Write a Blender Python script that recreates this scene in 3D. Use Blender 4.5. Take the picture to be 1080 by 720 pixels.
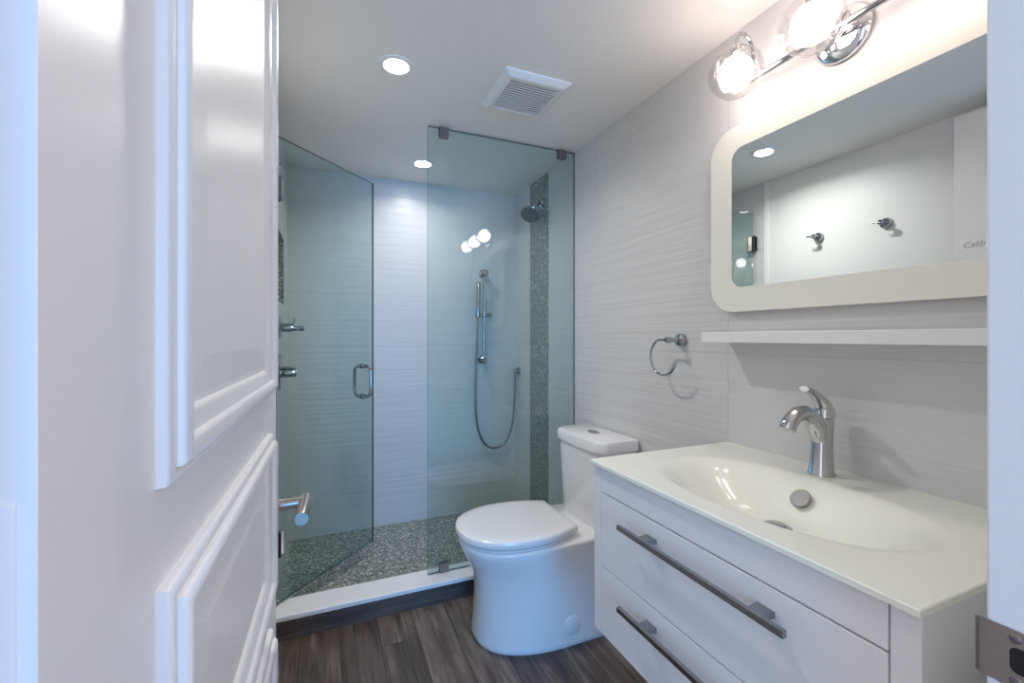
import bpy, bmesh, math
from math import sin, cos, pi, radians, atan2, sqrt
from mathutils import Vector, Matrix

# ------------------------------------------------------------------ scene, camera, light
S = bpy.context.scene
for o in list(bpy.data.objects):
    bpy.data.objects.remove(o)
COL = S.collection
S.view_settings.view_transform = 'Standard'
S.view_settings.look = 'None'
S.view_settings.exposure = 0.32
S.view_settings.gamma = 1.0
S.view_settings.use_curve_mapping = False
S.cycles.use_denoising = True
S.cycles.transparent_max_bounces = 24
S.cycles.max_bounces = 14
S.cycles.diffuse_bounces = 8
S.cycles.glossy_bounces = 8
S.cycles.caustics_reflective = False
S.cycles.caustics_refractive = False

FPX, YAW, ZC = 464.0, math.atan(196 / 464), 1.18
cam = bpy.data.objects.new('camera', bpy.data.cameras.new('camera'))
COL.objects.link(cam)
cam.data.sensor_width = 36.0
cam.data.sensor_fit = 'HORIZONTAL'
cam.data.lens = FPX / 1080 * 36
cam.data.shift_y = -4 / 1080
cam.data.clip_start = 0.02
cam.location = (0, 0, ZC)
cam.rotation_euler = (pi / 2, 0, -YAW)
S.camera = cam

W = bpy.data.worlds.new('world')
S.world = W
W.use_nodes = True
bg = W.node_tree.nodes['Background']
bg.inputs[0].default_value = (0.88, 0.90, 1.0, 1)
bg.inputs[1].default_value = 1.05

def area(name, loc, target, sx, sy, power, color):
    l = bpy.data.lights.new(name, 'AREA')
    l.shape = 'RECTANGLE'; l.size = sx; l.size_y = sy
    l.energy = power; l.color = color
    o = bpy.data.objects.new(name, l); COL.objects.link(o)
    o.location = loc
    o.rotation_euler = (Vector(target) - Vector(loc)).to_track_quat('-Z', 'Y').to_euler()
    return o
# daylight from the big window at the far end of the hall, behind the camera and to the left
area('hall_window_daylight', (-0.55, -4.2, 1.25), (0.35, 1.6, 0.6), 1.5, 1.9, 150, (0.0, 0.39, 1.0))

LAMP = (1.0, 0.88, 0.83)
GLOBE_E = 17.5
DOWN_E = 38.0
DOWN_W = 5.6
DOWN_COL = (1.0, 0.965, 0.94)

# ------------------------------------------------------------------ materials
def new_mat(name):
    m = bpy.data.materials.new(name); m.use_nodes = True
    nt = m.node_tree
    return m, nt, nt.nodes['Principled BSDF']
def pbr(name, col, rough=0.4, metal=0.0, coat=0.0, spec=0.5, sss=None):
    m, nt, b = new_mat(name)
    b.inputs['Base Color'].default_value = (*col, 1)
    b.inputs['Roughness'].default_value = rough
    b.inputs['Metallic'].default_value = metal
    b.inputs['Coat Weight'].default_value = coat
    b.inputs['Coat Roughness'].default_value = 0.05
    b.inputs['Specular IOR Level'].default_value = spec
    # a faint, real surface unevenness so nothing is perfectly uniform
    n = nt.nodes.new('ShaderNodeTexNoise'); n.inputs['Scale'].default_value = 14
    mr = nt.nodes.new('ShaderNodeMapRange')
    mr.inputs['To Min'].default_value = max(0.0, rough - 0.02); mr.inputs['To Max'].default_value = rough + 0.02
    tc = nt.nodes.new('ShaderNodeTexCoord')
    nt.links.new(tc.outputs['Object'], n.inputs['Vector'])
    nt.links.new(n.outputs['Fac'], mr.inputs['Value'])
    if rough > 0.03:
        nt.links.new(mr.outputs['Result'], b.inputs['Roughness'])
    return m
def node(nt, t, **kw):
    n = nt.nodes.new(t)
    for k, v in kw.items():
        setattr(n, k, v)
    return n
def mapped(nt, loc=(0, 0, 0), rot=(0, 0, 0), scale=(1, 1, 1)):
    tc = node(nt, 'ShaderNodeTexCoord'); mp = node(nt, 'ShaderNodeMapping')
    mp.inputs['Location'].default_value = loc; mp.inputs['Rotation'].default_value = rot; mp.inputs['Scale'].default_value = scale
    nt.links.new(tc.outputs['Object'], mp.inputs['Vector'])
    return mp
def math_n(nt, op, a, b=None):
    n = node(nt, 'ShaderNodeMath', operation=op)
    for i, v in enumerate((a, b)):
        if v is None: continue
        if isinstance(v, (int, float)): n.inputs[i].default_value = v
        else: nt.links.new(v, n.inputs[i])
    return n.outputs[0]

def tile_mat(name, axis, u0, z0, col=(0.645, 0.64, 0.64), tw=0.762, th=0.305, bump=1.0):
    """large satin white tile with shallow horizontal ripples; axis = world axis that runs along the wall"""
    m, nt, b = new_mat(name)
    tc = node(nt, 'ShaderNodeTexCoord'); sp = node(nt, 'ShaderNodeSeparateXYZ')
    nt.links.new(tc.outputs['Object'], sp.inputs[0])
    u = sp.outputs['XYZ'.index(axis)]; z = sp.outputs[2]
    def joint(coord, off, size, half):
        f = math_n(nt, 'FRACT', math_n(nt, 'DIVIDE', math_n(nt, 'ADD', coord, 20 * size - off), size))
        d = math_n(nt, 'MINIMUM', f, math_n(nt, 'SUBTRACT', 1.0, f))
        return math_n(nt, 'LESS_THAN', math_n(nt, 'MULTIPLY', d, size), half)
    j = math_n(nt, 'MAXIMUM', joint(u, u0, tw, 0.0013), joint(z, z0, th, 0.0013))
    # ripples
    cb = node(nt, 'ShaderNodeCombineXYZ')
    nt.links.new(math_n(nt, 'MULTIPLY', u, 1.7), cb.inputs[0]); nt.links.new(math_n(nt, 'MULTIPLY', z, 46.0), cb.inputs[2])
    nz = node(nt, 'ShaderNodeTexNoise'); nz.inputs['Scale'].default_value = 1.0; nz.inputs['Detail'].default_value = 1.5; nz.inputs['Roughness'].default_value = 0.45
    nt.links.new(cb.outputs[0], nz.inputs['Vector'])
    cb2 = node(nt, 'ShaderNodeCombineXYZ')
    nt.links.new(math_n(nt, 'MULTIPLY', u, 1.0), cb2.inputs[0]); nt.links.new(math_n(nt, 'MULTIPLY', z, 110.0), cb2.inputs[2])
    nz2 = node(nt, 'ShaderNodeTexNoise'); nz2.inputs['Scale'].default_value = 1.0; nz2.inputs['Detail'].default_value = 0.5
    nt.links.new(cb2.outputs[0], nz2.inputs['Vector'])
    h = math_n(nt, 'ADD', nz.outputs['Fac'], math_n(nt, 'MULTIPLY', nz2.outputs['Fac'], 0.30))
    h = math_n(nt, 'SUBTRACT', h, math_n(nt, 'MULTIPLY', j, 0.5))
    bp = node(nt, 'ShaderNodeBump'); bp.inputs['Strength'].default_value = 0.65 * bump; bp.inputs['Distance'].default_value = 0.0032
    nt.links.new(h, bp.inputs['Height']); nt.links.new(bp.outputs[0], b.inputs['Normal'])
    mx = node(nt, 'ShaderNodeMix', data_type='RGBA')
    mx.inputs[6].default_value = (*col, 1); mx.inputs[7].default_value = (0.56, 0.56, 0.57, 1)
    nt.links.new(j, mx.inputs[0]); nt.links.new(mx.outputs[2], b.inputs['Base Color'])
    b.inputs['Roughness'].default_value = 0.33
    return m

def mosaic_mat(name, scale=105):
    m, nt, b = new_mat(name)
    mp = mapped(nt)
    v = node(nt, 'ShaderNodeTexVoronoi'); v.inputs['Scale'].default_value = scale
    ve = node(nt, 'ShaderNodeTexVoronoi', feature='DISTANCE_TO_EDGE'); ve.inputs['Scale'].default_value = scale
    nt.links.new(mp.outputs[0], v.inputs['Vector']); nt.links.new(mp.outputs[0], ve.inputs['Vector'])
    sp = node(nt, 'ShaderNodeSeparateColor'); nt.links.new(v.outputs['Color'], sp.inputs[0])
    r = node(nt, 'ShaderNodeValToRGB'); e = r.color_ramp.elements
    e[0].position = 0.0; e[0].color = (0.07, 0.085, 0.075, 1)
    e[1].position = 1.0; e[1].color = (0.85, 0.87, 0.82, 1)
    for p, c in ((0.35, (0.18, 0.20, 0.175)), (0.7, (0.33, 0.345, 0.31)), (0.88, (0.46, 0.47, 0.43))):
        x = e.new(p); x.color = (*c, 1)
    nt.links.new(sp.outputs[0], r.inputs[0])
    g = math_n(nt, 'LESS_THAN', ve.outputs['Distance'], 0.05)
    mx = node(nt, 'ShaderNodeMix', data_type='RGBA'); mx.inputs[7].default_value = (0.30, 0.31, 0.29, 1)
    nt.links.new(g, mx.inputs[0]); nt.links.new(r.outputs[0], mx.inputs[6]); nt.links.new(mx.outputs[2], b.inputs['Base Color'])
    ht = math_n(nt, 'MINIMUM', ve.outputs['Distance'], 0.2)
    ht = math_n(nt, 'ADD', ht, math_n(nt, 'MULTIPLY', sp.outputs[1], 0.25))
    bp = node(nt, 'ShaderNodeBump'); bp.inputs['Strength'].default_value = 0.6; bp.inputs['Distance'].default_value = 0.004
    nt.links.new(ht, bp.inputs['Height']); nt.links.new(bp.outputs[0], b.inputs['Normal'])
    b.inputs['Roughness'].default_value = 0.16
    return m

def plank_mat(name, along, pw, c_dark, c_mid, c_light, off=0.0, length=1.22):
    """wood-look planks that run along the given axis"""
    m, nt, b = new_mat(name)
    tc = node(nt, 'ShaderNodeTexCoord'); sp = node(nt, 'ShaderNodeSeparateXYZ')
    nt.links.new(tc.outputs['Object'], sp.inputs[0])
    L = sp.outputs['XYZ'.index(along)]
    A = sp.outputs[1 if along == 'X' else 0]
    if along == 'X':
        A = math_n(nt, 'ADD', A, sp.outputs[2])
    row = math_n(nt, 'DIVIDE', math_n(nt, 'ADD', A, 10 * pw - off), pw)
    ri = math_n(nt, 'FLOOR', row); rf = math_n(nt, 'FRACT', row)
    wn = node(nt, 'ShaderNodeTexWhiteNoise', noise_dimensions='1D'); nt.links.new(ri, wn.inputs['W'])
    Ls = math_n(nt, 'DIVIDE', math_n(nt, 'ADD', math_n(nt, 'ADD', L, 10.0), math_n(nt, 'MULTIPLY', wn.outputs['Value'], length)), length)
    li = math_n(nt, 'FLOOR', Ls); lf = math_n(nt, 'FRACT', Ls)
    wn2 = node(nt, 'ShaderNodeTexWhiteNoise', noise_dimensions='2D')
    cbi = node(nt, 'ShaderNodeCombineXYZ'); nt.links.new(ri, cbi.inputs[0]); nt.links.new(li, cbi.inputs[1])
    nt.links.new(cbi.outputs[0], wn2.inputs['Vector'])
    d1 = math_n(nt, 'MULTIPLY', math_n(nt, 'MINIMUM', rf, math_n(nt, 'SUBTRACT', 1.0, rf)), pw)
    d2 = math_n(nt, 'MULTIPLY', math_n(nt, 'MINIMUM', lf, math_n(nt, 'SUBTRACT', 1.0, lf)), length)
    seam = math_n(nt, 'LESS_THAN', math_n(nt, 'MINIMUM', d1, d2), 0.0012)
    cb = node(nt, 'ShaderNodeCombineXYZ')
    nt.links.new(math_n(nt, 'MULTIPLY', L, 1.6), cb.inputs[0]); nt.links.new(math_n(nt, 'MULTIPLY', A, 24.0), cb.inputs[1])
    nt.links.new(math_n(nt, 'MULTIPLY', wn2.outputs['Value'], 37.0), cb.inputs[2])
    n1 = node(nt, 'ShaderNodeTexNoise'); n1.inputs['Scale'].default_value = 1.6; n1.inputs['Detail'].default_value = 7; n1.inputs['Roughness'].default_value = 0.62; n1.inputs['Distortion'].default_value = 0.9
    nt.links.new(cb.outputs[0], n1.inputs['Vector'])
    cbb = node(nt, 'ShaderNodeCombineXYZ')
    nt.links.new(math_n(nt, 'MULTIPLY', L, 3.0), cbb.inputs[0]); nt.links.new(math_n(nt, 'MULTIPLY', A, 7.0), cbb.inputs[1])
    nt.links.new(math_n(nt, 'MULTIPLY', wn2.outputs['Value'], 11.0), cbb.inputs[2])
    n2 = node(nt, 'ShaderNodeTexNoise'); n2.inputs['Scale'].default_value = 1.4; n2.inputs['Detail'].default_value = 3
    nt.links.new(cbb.outputs[0], n2.inputs['Vector'])
    f = math_n(nt, 'ADD', math_n(nt, 'MULTIPLY', n1.outputs['Fac'], 0.62), math_n(nt, 'MULTIPLY', n2.outputs['Fac'], 0.38))
    f = math_n(nt, 'ADD', f, math_n(nt, 'MULTIPLY', math_n(nt, 'SUBTRACT', wn2.outputs['Value'], 0.5), 0.14))
    r = node(nt, 'ShaderNodeValToRGB'); e = r.color_ramp.elements
    e[0].position = 0.34; e[0].color = (*c_dark, 1); e[1].position = 0.68; e[1].color = (*c_light, 1)
    x = e.new(0.5); x.color = (*c_mid, 1)
    nt.links.new(f, r.inputs[0])
    mx = node(nt, 'ShaderNodeMix', data_type='RGBA'); mx.inputs[7].default_value = (c_dark[0] * .5, c_dark[1] * .5, c_dark[2] * .5, 1)
    nt.links.new(seam, mx.inputs[0]); nt.links.new(r.outputs[0], mx.inputs[6]); nt.links.new(mx.outputs[2], b.inputs['Base Color'])
    bp = node(nt, 'ShaderNodeBump'); bp.inputs['Strength'].default_value = 0.35; bp.inputs['Distance'].default_value = 0.002
    nt.links.new(math_n(nt, 'SUBTRACT', n1.outputs['Fac'], seam), bp.inputs['Height']); nt.links.new(bp.outputs[0], b.inputs['Normal'])
    b.inputs['Roughness'].default_value = 0.42
    return m

def glass_mat(name, tint, f0=0.04, bump=0.0, rough=0.0):
    m = bpy.data.materials.new(name); m.use_nodes = True; nt = m.node_tree
    nt.nodes.remove(nt.nodes['Principled BSDF']); out = nt.nodes['Material Output']
    g = node(nt, 'ShaderNodeNewGeometry'); dt = node(nt, 'ShaderNodeVectorMath', operation='DOT_PRODUCT')
    nt.links.new(g.outputs['Incoming'], dt.inputs[1])
    nrm = g.outputs['Normal']
    gl = node(nt, 'ShaderNodeBsdfGlossy'); gl.inputs['Roughness'].default_value = rough
    if bump:
        nz = node(nt, 'ShaderNodeTexNoise'); nz.inputs['Scale'].default_value = 32; nz.inputs['Detail'].default_value = 1
        nt.links.new(mapped(nt).outputs[0], nz.inputs['Vector'])
        bp = node(nt, 'ShaderNodeBump'); bp.inputs['Strength'].default_value = bump; bp.inputs['Distance'].default_value = 0.02
        nt.links.new(nz.outputs['Fac'], bp.inputs['Height']); nrm = bp.outputs[0]
        nt.links.new(nrm, gl.inputs['Normal'])
    nt.links.new(nrm, dt.inputs[0])
    c = math_n(nt, 'ABSOLUTE', dt.outputs['Value'])
    k = math_n(nt, 'POWER', math_n(nt, 'MAXIMUM', math_n(nt, 'SUBTRACT', 1.0, c), 0.0), 5.0)
    F = math_n(nt, 'ADD', math_n(nt, 'MULTIPLY', k, 1 - f0), f0)
    tr = node(nt, 'ShaderNodeBsdfTransparent'); tr.inputs[0].default_value = (*tint, 1)
    mx = node(nt, 'ShaderNodeMixShader')
    nt.links.new(F, mx.inputs[0]); nt.links.new(tr.outputs[0], mx.inputs[1]); nt.links.new(gl.outputs[0], mx.inputs[2])
    nt.links.new(mx.outputs[0], out.inputs['Surface'])
    return m

def emit_mat(name, col, strength):
    m = bpy.data.materials.new(name); m.use_nodes = True; nt = m.node_tree
    nt.nodes.remove(nt.nodes['Principled BSDF'])
    e = node(nt, 'ShaderNodeEmission'); e.inputs[0].default_value = (*col, 1); e.inputs[1].default_value = strength
    nt.links.new(e.outputs[0], nt.nodes['Material Output'].inputs['Surface'])
    return m

M = {}
M['ceiling'] = pbr('ceiling_paint', (0.85, 0.83, 0.80), 0.6)
M['paint'] = pbr('wall_paint', (0.78, 0.785, 0.77), 0.45)
M['door'] = pbr('door_paint', (0.84, 0.825, 0.83), 0.34)
M['jamb'] = pbr('jamb_paint', (0.80, 0.80, 0.82), 0.35)
M['white'] = pbr('white_satin', (0.83, 0.83, 0.83), 0.35)
M['sill'] = pbr('white_stone', (0.84, 0.84, 0.85), 0.3)
M['tile_right'] = tile_mat('ripple_tile_right', 'Y', 1.04, 0.215, bump=1.25)
M['tile_left'] = tile_mat('ripple_tile_left', 'Y', 2.44, 0.215, bump=0.6)
M['tile_back'] = tile_mat('ripple_tile_back', 'X', 0.262, 0.215, bump=0.8)
M['mosaic'] = mosaic_mat('glass_pebble_mosaic', 135)
M['mosaic_floor'] = mosaic_mat('glass_pebble_floor', 125)
M['floor'] = plank_mat('dark_wood_plank', 'Y', 0.142, (0.038, 0.026, 0.021), (0.108, 0.078, 0.064), (0.25, 0.195, 0.162), off=0.052)
M['riser'] = plank_mat('grey_wood_riser', 'X', 0.30, (0.042, 0.032, 0.028), (0.095, 0.074, 0.066), (0.165, 0.135, 0.12), off=-0.1)
M['glass'] = glass_mat('tinted_glass', (0.865, 0.932, 0.925), 0.045)
M['glass_edge'] = pbr('glass_edge_green', (0.035, 0.085, 0.075), 0.15)
M['globe'] = glass_mat('clear_globe_glass', (0.96, 0.95, 0.95), 0.06, bump=0.5)
M['bulb'] = emit_mat('frosted_bulb', LAMP, GLOBE_E)
M['lens'] = emit_mat('downlight_lens', DOWN_COL, DOWN_E)
M['chrome'] = pbr('chrome', (0.44, 0.45, 0.47), 0.09, 1.0)
M['bright_chrome'] = pbr('bright_chrome', (0.80, 0.80, 0.82), 0.04, 1.0)
M['nickel'] = pbr('brushed_nickel', (0.42, 0.38, 0.35), 0.28, 1.0)
M['dark_nickel'] = pbr('dark_nickel', (0.30, 0.28, 0.29), 0.3, 1.0)
M['black'] = pbr('black_gap', (0.008, 0.008, 0.01), 0.5)
M['porcelain'] = pbr('porcelain', (0.82, 0.82, 0.83), 0.10, coat=0.4)
M['seat'] = pbr('seat_plastic', (0.77, 0.76, 0.77), 0.17, coat=0.2)
M['cabinet'] = pbr('cabinet_lacquer', (0.82, 0.81, 0.82), 0.26)
M['gap'] = pbr('cabinet_gap', (0.16, 0.16, 0.18), 0.6)
M['counter'] = pbr('white_backpainted_glass', (0.91, 0.912, 0.82), 0.42, coat=0.7)
M['frost'] = pbr('frosted_glass', (0.83, 0.82, 0.735), 0.38)
M['mirror'] = pbr('mirror_silver', (0.80, 0.845, 0.825), 0.0, 1.0)
M['etch'] = pbr('etched_lettering', (0.30, 0.29, 0.27), 0.5)
M['grille'] = pbr('vent_plastic', (0.80, 0.79, 0.77), 0.45)
M['vent_dark'] = pbr('vent_inside', (0.035, 0.03, 0.027), 0.7)
M['hose'] = pbr('hose_metal', (0.27, 0.28, 0.29), 0.30, 1.0)
M['chrome_soft'] = pbr('shower_chrome', (0.40, 0.41, 0.43), 0.16, 1.0)
M['face'] = pbr('shower_face_grey', (0.17, 0.18, 0.20), 0.35)
M['chrome_faucet'] = pbr('faucet_chrome', (0.60, 0.60, 0.61), 0.07, 1.0)
M['handle'] = pbr('handle_metal', (0.34, 0.34, 0.36), 0.16, 1.0)
M['cap'] = pbr('overflow_grey', (0.24, 0.24, 0.25), 0.35)
M['rubber'] = pbr('nozzle_rubber', (0.05, 0.05, 0.06), 0.5)

# ------------------------------------------------------------------ mesh helpers (all take WORLD coordinates)
def wloc(o):
    v = Vector((0, 0, 0))
    while o is not None:
        v += o.location; o = o.parent
    return v
def link(name, bm, mat, parent=None, smooth=None, origin=None):
    me = bpy.data.meshes.new(name)
    off = wloc(parent) if parent else Vector((0, 0, 0))
    if origin is None:
        origin = off.copy() if parent else Vector((0, 0, 0))
    origin = Vector(origin)
    bmesh.ops.translate(bm, verts=bm.verts[:], vec=-origin)
    bmesh.ops.recalc_face_normals(bm, faces=bm.faces[:])
    bm.to_mesh(me); bm.free()
    for m in (mat if isinstance(mat, (list, tuple)) else [mat]):
        me.materials.append(m)
    if smooth:
        me.shade_smooth(); me.set_sharp_from_angle(angle=radians(smooth))
    o = bpy.data.objects.new(name, me); COL.objects.link(o)
    o.parent = parent
    o.location = origin - off
    return o
def thing(name, loc, label, cat, group=None):
    o = bpy.data.objects.new(name, None); COL.objects.link(o)
    o.empty_display_size = 0.05
    o.location = loc; o['label'] = label; o['category'] = cat
    if group: o['group'] = group
    return o
def struct(name, bm, mat, label=None, smooth=None, origin=None, cat=None):
    o = link(name, bm, mat, None, smooth, origin); o['kind'] = 'structure'
    if label: o['label'] = label
    if cat: o['category'] = cat
    return o
def box(bm, x0, x1, y0, y1, z0, z1, bev=0.0, seg=2, mi=0):
    n0 = set(bm.faces)
    r = bmesh.ops.create_cube(bm, size=1.0)
    vs = r['verts']
    for v in vs:
        v.co = Vector(((x0 + x1) / 2 + v.co.x * (x1 - x0), (y0 + y1) / 2 + v.co.y * (y1 - y0), (z0 + z1) / 2 + v.co.z * (z1 - z0)))
    if bev:
        es = list({e for v in vs for e in v.link_edges})
        bmesh.ops.bevel(bm, geom=es, offset=bev, segments=seg, profile=0.5, affect='EDGES', clamp_overlap=True)
    if mi:
        for f in bm.faces:
            if f not in n0: f.material_index = mi
    return bm
def nb(): return bmesh.new()
def loft(bm, rings, cap0=True, cap1=True, closed=True, mi=0):
    vr = [[bm.verts.new(p) for p in r] for r in rings]
    n = len(rings[0])
    for a, b in zip(vr[:-1], vr[1:]):
        for i in range(n if closed else n - 1):
            j = (i + 1) % n
            f = bm.faces.new((a[i], a[j], b[j], b[i])); f.material_index = mi
    if cap0: bm.faces.new(vr[0][::-1]).material_index = mi
    if cap1: bm.faces.new(vr[-1]).material_index = mi
    return vr
def frame_from(d, ref=None):
    d = Vector(d).normalized()
    ref = Vector(ref) if ref is not None else (Vector((0, 0, 1)) if abs(d.z) < 0.95 else Vector((0, 1, 0)))
    a = ref.cross(d).normalized(); b = d.cross(a)
    return a, b, d
def tube(bm, pts, rad, n=16, caps=True, flat=None, ref=None, mi=0):
    """sweep a circle (or ellipse: flat = factor per point on the second axis) along pts"""
    P = [Vector(p) for p in pts]
    if not isinstance(rad, (list, tuple)): rad = [rad] * len(P)
    rings = []; a_prev = None
    for i, p in enumerate(P):
        if i == 0: d = P[1] - P[0]
        elif i == len(P) - 1: d = P[-1] - P[-2]
        else: d = (P[i + 1] - P[i]).normalized() + (P[i] - P[i - 1]).normalized()
        d.normalize()
        if a_prev is None: a, b, _ = frame_from(d, ref)
        else:
            a = (a_prev - d * a_prev.dot(d)).normalized(); b = d.cross(a)
        a_prev = a
        fl = flat[i] if flat else 1.0
        rings.append([p + a * cos(2 * pi * k / n) * rad[i] + b * sin(2 * pi * k / n) * rad[i] * fl for k in range(n)])
    loft(bm, rings, caps, caps, mi=mi)
    return bm
def spline(pts, n=8):
    P = [Vector(p) for p in pts]; out = []
    Q = [P[0] * 2 - P[1]] + P + [P[-1] * 2 - P[-2]]
    for i in range(1, len(Q) - 2):
        p0, p1, p2, p3 = Q[i - 1:i + 3]
        for k in range(n):
            t = k / n
            out.append(0.5 * ((2 * p1) + (p2 - p0) * t + (2 * p0 - 5 * p1 + 4 * p2 - p3) * t * t + (3 * p1 - p0 - 3 * p2 + p3) * t ** 3))
    out.append(P[-1]); return out
def interp(vals, n):
    out = []
    for a, b in zip(vals[:-1], vals[1:]):
        out += [a + (b - a) * k / n for k in range(n)]
    return out + [vals[-1]]
def lathe(bm, c, d, prof, n=32, ref=None, mi=0):
    """prof: list of (radius, height along d) from centre c"""
    a, b, d = frame_from(d, ref); c = Vector(c)
    rings = [[c + d * h + (a * cos(2 * pi * k / n) + b * sin(2 * pi * k / n)) * max(r, 1e-5) for k in range(n)] for r, h in prof]
    loft(bm, rings, prof[0][0] > 1e-4, prof[-1][0] > 1e-4, mi=mi)
    bmesh.ops.remove_doubles(bm, verts=bm.verts[:], dist=2e-5)
    return bm
def ball(bm, c, r, n=24, sz=1.0, mi=0):
    return lathe(bm, c, (0, 0, 1), [(r * sin(pi * k / (n // 2)), -r * sz * cos(pi * k / (n // 2))) for k in range(n // 2 + 1)], n, mi=mi)
def rrect(a0, a1, b0, b1, r, n=8):
    out = []
    for ca, cb, s in ((a1 - r, b1 - r, 0), (a0 + r, b1 - r, 1), (a0 + r, b0 + r, 2), (a1 - r, b0 + r, 3)):
        for k in range(n + 1):
            t = (s + k / n) * pi / 2
            out.append((ca + r * cos(t), cb + r * sin(t)))
    return out

# ------------------------------------------------------------------ the room
RX, LX, BY, FY0, FY1, CZ = 1.20, -0.20, 2.775, 0.105, 0.225, 2.15
JR, JL = 0.619, -0.125          # door opening
CURB0, CURB1 = 1.915, 2.04
struct('floor', box(nb(), -2.6, 3.2, -5.0, CURB1, -0.06, 0.0), M['floor'], 'dark brown wood plank floor')
struct('ceiling', box(nb(), LX - 0.1, RX + 0.1, FY0, BY + 0.1, CZ, CZ + 0.08), M['ceiling'], 'plain light grey ceiling')
wr = struct('wall_right', box(nb(), RX, RX + 0.1, FY0, BY + 0.1, -0.06, CZ), M['tile_right'], 'white rippled tile wall behind the vanity and toilet')
link('mosaic_strip', box(nb(), RX - 0.004, RX + 0.002, 2.293, 2.536, 0.035, CZ), M['mosaic'], wr)
struct('wall_back', box(nb(), LX - 0.1, RX, BY, BY + 0.1, -0.06, CZ), M['tile_back'], 'white rippled tile wall at the back of the shower')
struct('wall_left', box(nb(), LX - 0.1, LX, FY1, 1.90, -0.06, CZ), M['paint'], 'painted wall behind the open door')
# tiled left wall of the shower, built around its niche
NY0, NY1, NZ0, NZ1 = 2.22, 2.515, 1.350, 1.677
bm = nb()
box(bm, LX - 0.1, LX, 1.90, NY0, -0.06, CZ); box(bm, LX - 0.1, LX, NY1, BY, -0.06, CZ)
box(bm, LX - 0.1, LX, NY0, NY1, -0.06, NZ0); box(bm, LX - 0.1, LX, NY0, NY1, NZ1, CZ)
wls = struct('wall_left', bm, M['tile_left'], 'white tiled left wall inside the shower')
bm = nb()
box(bm, LX - 0.1, LX - 0.085, NY0, NY1, NZ0, NZ1)
box(bm, LX - 0.085, LX - 0.001, NY0, NY0 + 0.006, NZ0, NZ1); box(bm, LX - 0.085, LX - 0.001, NY1 - 0.006, NY1, NZ0, NZ1)
box(bm, LX - 0.085, LX - 0.001, NY0 + 0.006, NY1 - 0.006, NZ0, NZ0 + 0.006); box(bm, LX - 0.085, LX - 0.001, NY0 + 0.006, NY1 - 0.006, NZ1 - 0.006, NZ1)
link('niche_lining', bm, M['mosaic'], wls)
bm = nb()
for y0, y1, z0, z1 in ((NY0 - 0.006, NY0, NZ0 - 0.006, NZ1 + 0.006), (NY1, NY1 + 0.006, NZ0 - 0.006, NZ1 + 0.006), (NY0, NY1, NZ0 - 0.006, NZ0), (NY0, NY1, NZ1, NZ1 + 0.006)):
    box(bm, LX - 0.003, LX + 0.0005, y0, y1, z0, z1)
link('niche_edge', bm, M['dark_nickel'], wls)
# wall with the doorway
bm = nb()
box(bm, -2.6, JL - 0.02, FY0, FY1, -0.06, 2.6); box(bm, JR + 0.02, 3.2, FY0, FY1, -0.06, 2.6)
box(bm, JL - 0.02, JR + 0.02, FY0, FY1, 2.135, 2.6)
struct('wall_front', bm, M['paint'], 'painted wall around the doorway')
struct('trim', box(nb(), LX, LX + 0.009, 1.898, 1.926, 0.0, CZ, 0.003), M['white'], 'white edge trim where the painted wall meets the shower').name = 'trim_1'
tj = struct('trim_2', box(nb(), JR, JR + 0.02, FY0 - 0.012, FY1, 0.0, 2.135, 0.0025), M['jamb'], 'white door jamb with strike plate')
struct('trim_3', box(nb(), JL - 0.02, JL, FY0 - 0.012, FY1, 0.0, 2.135, 0.0025), M['jamb'], 'white hinge-side door jamb')
struct('trim_4', box(nb(), JL, JR, FY0 - 0.012, FY1, 2.115, 2.135, 0.002), M['jamb'], 'white door head jamb')

# strike plate on the right jamb
bm = nb()
xs = JR - 0.0016
zc, hh = 0.8665, 0.0285
prof = [(JR - 0.0018, 0.165), (JR - 0.0018, 0.2275), (JR - 0.0012, 0.2310), (JR + 0.0012, 0.2338), (JR + 0.0050, 0.2350)]
lift = [hh, hh, hh * 0.985, hh * 0.93, hh * 0.80]
rings = []
outer = [(Vector((x, y, zc + l)), Vector((x, y, zc - l))) for (x, y), l in zip(prof, lift)]
th = [(0.0016, 0), (0.0016, 0), (0.0014, -0.0009), (0.0009, -0.0014), (0.0002, -0.0016)]
for (t, b), (dx, dy) in zip(outer, th):
    o2 = Vector((dx, dy, 0))
    rings.append([t, b, b + o2, t + o2])
loft(bm, rings)
sp = link('strike_plate', bm, M['nickel'], tj, smooth=40)
bm = nb()
pr = rrect(0.178, 0.2075, zc - 0.0125, zc + 0.0125, 0.006, 5)
loft(bm, [[(JR - 0.0021, a, b) for a, b in pr], [(JR - 0.0005, a, b) for a, b in pr]])
link('latch_hole', bm, M['black'], sp)
for dz in (0.0205, -0.0205):
    bm = lathe(nb(), (JR - 0.0016, 0.2035, zc + dz), (-1, 0, 0), [(0.0046, 0), (0.0046, 0.0006), (0.0036, 0.0011), (0.0016, 0.0012), (0.0012, 0.0004), (0, 0.0004)], 20)
    link('screw', bm, M['dark_nickel'], sp, smooth=30)

# ------------------------------------------------------------------ the open door
SL = 0.0202
def fx(y): return -0.1061 + SL * (y - 0.235)
DY0, DY1, DT, DTOP = 0.235, 0.98, 0.035, 2.10
bm = nb()
q = [(fx(DY0), DY0), (fx(DY1), DY1), (fx(DY1) - DT, DY1), (fx(DY0) - DT, DY0)]
loft(bm, [[(x, y, 0.012) for x, y in q], [(x, y, DTOP) for x, y in q]])
es = bm.edges[:]
bmesh.ops.bevel(bm, geom=es, offset=0.0007, segments=1, affect='EDGES')
door = struct('door_1', bm, M['door'], 'white panelled bathroom door standing open on the left', origin=(fx(DY0), DY0, 0), cat='door')
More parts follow.
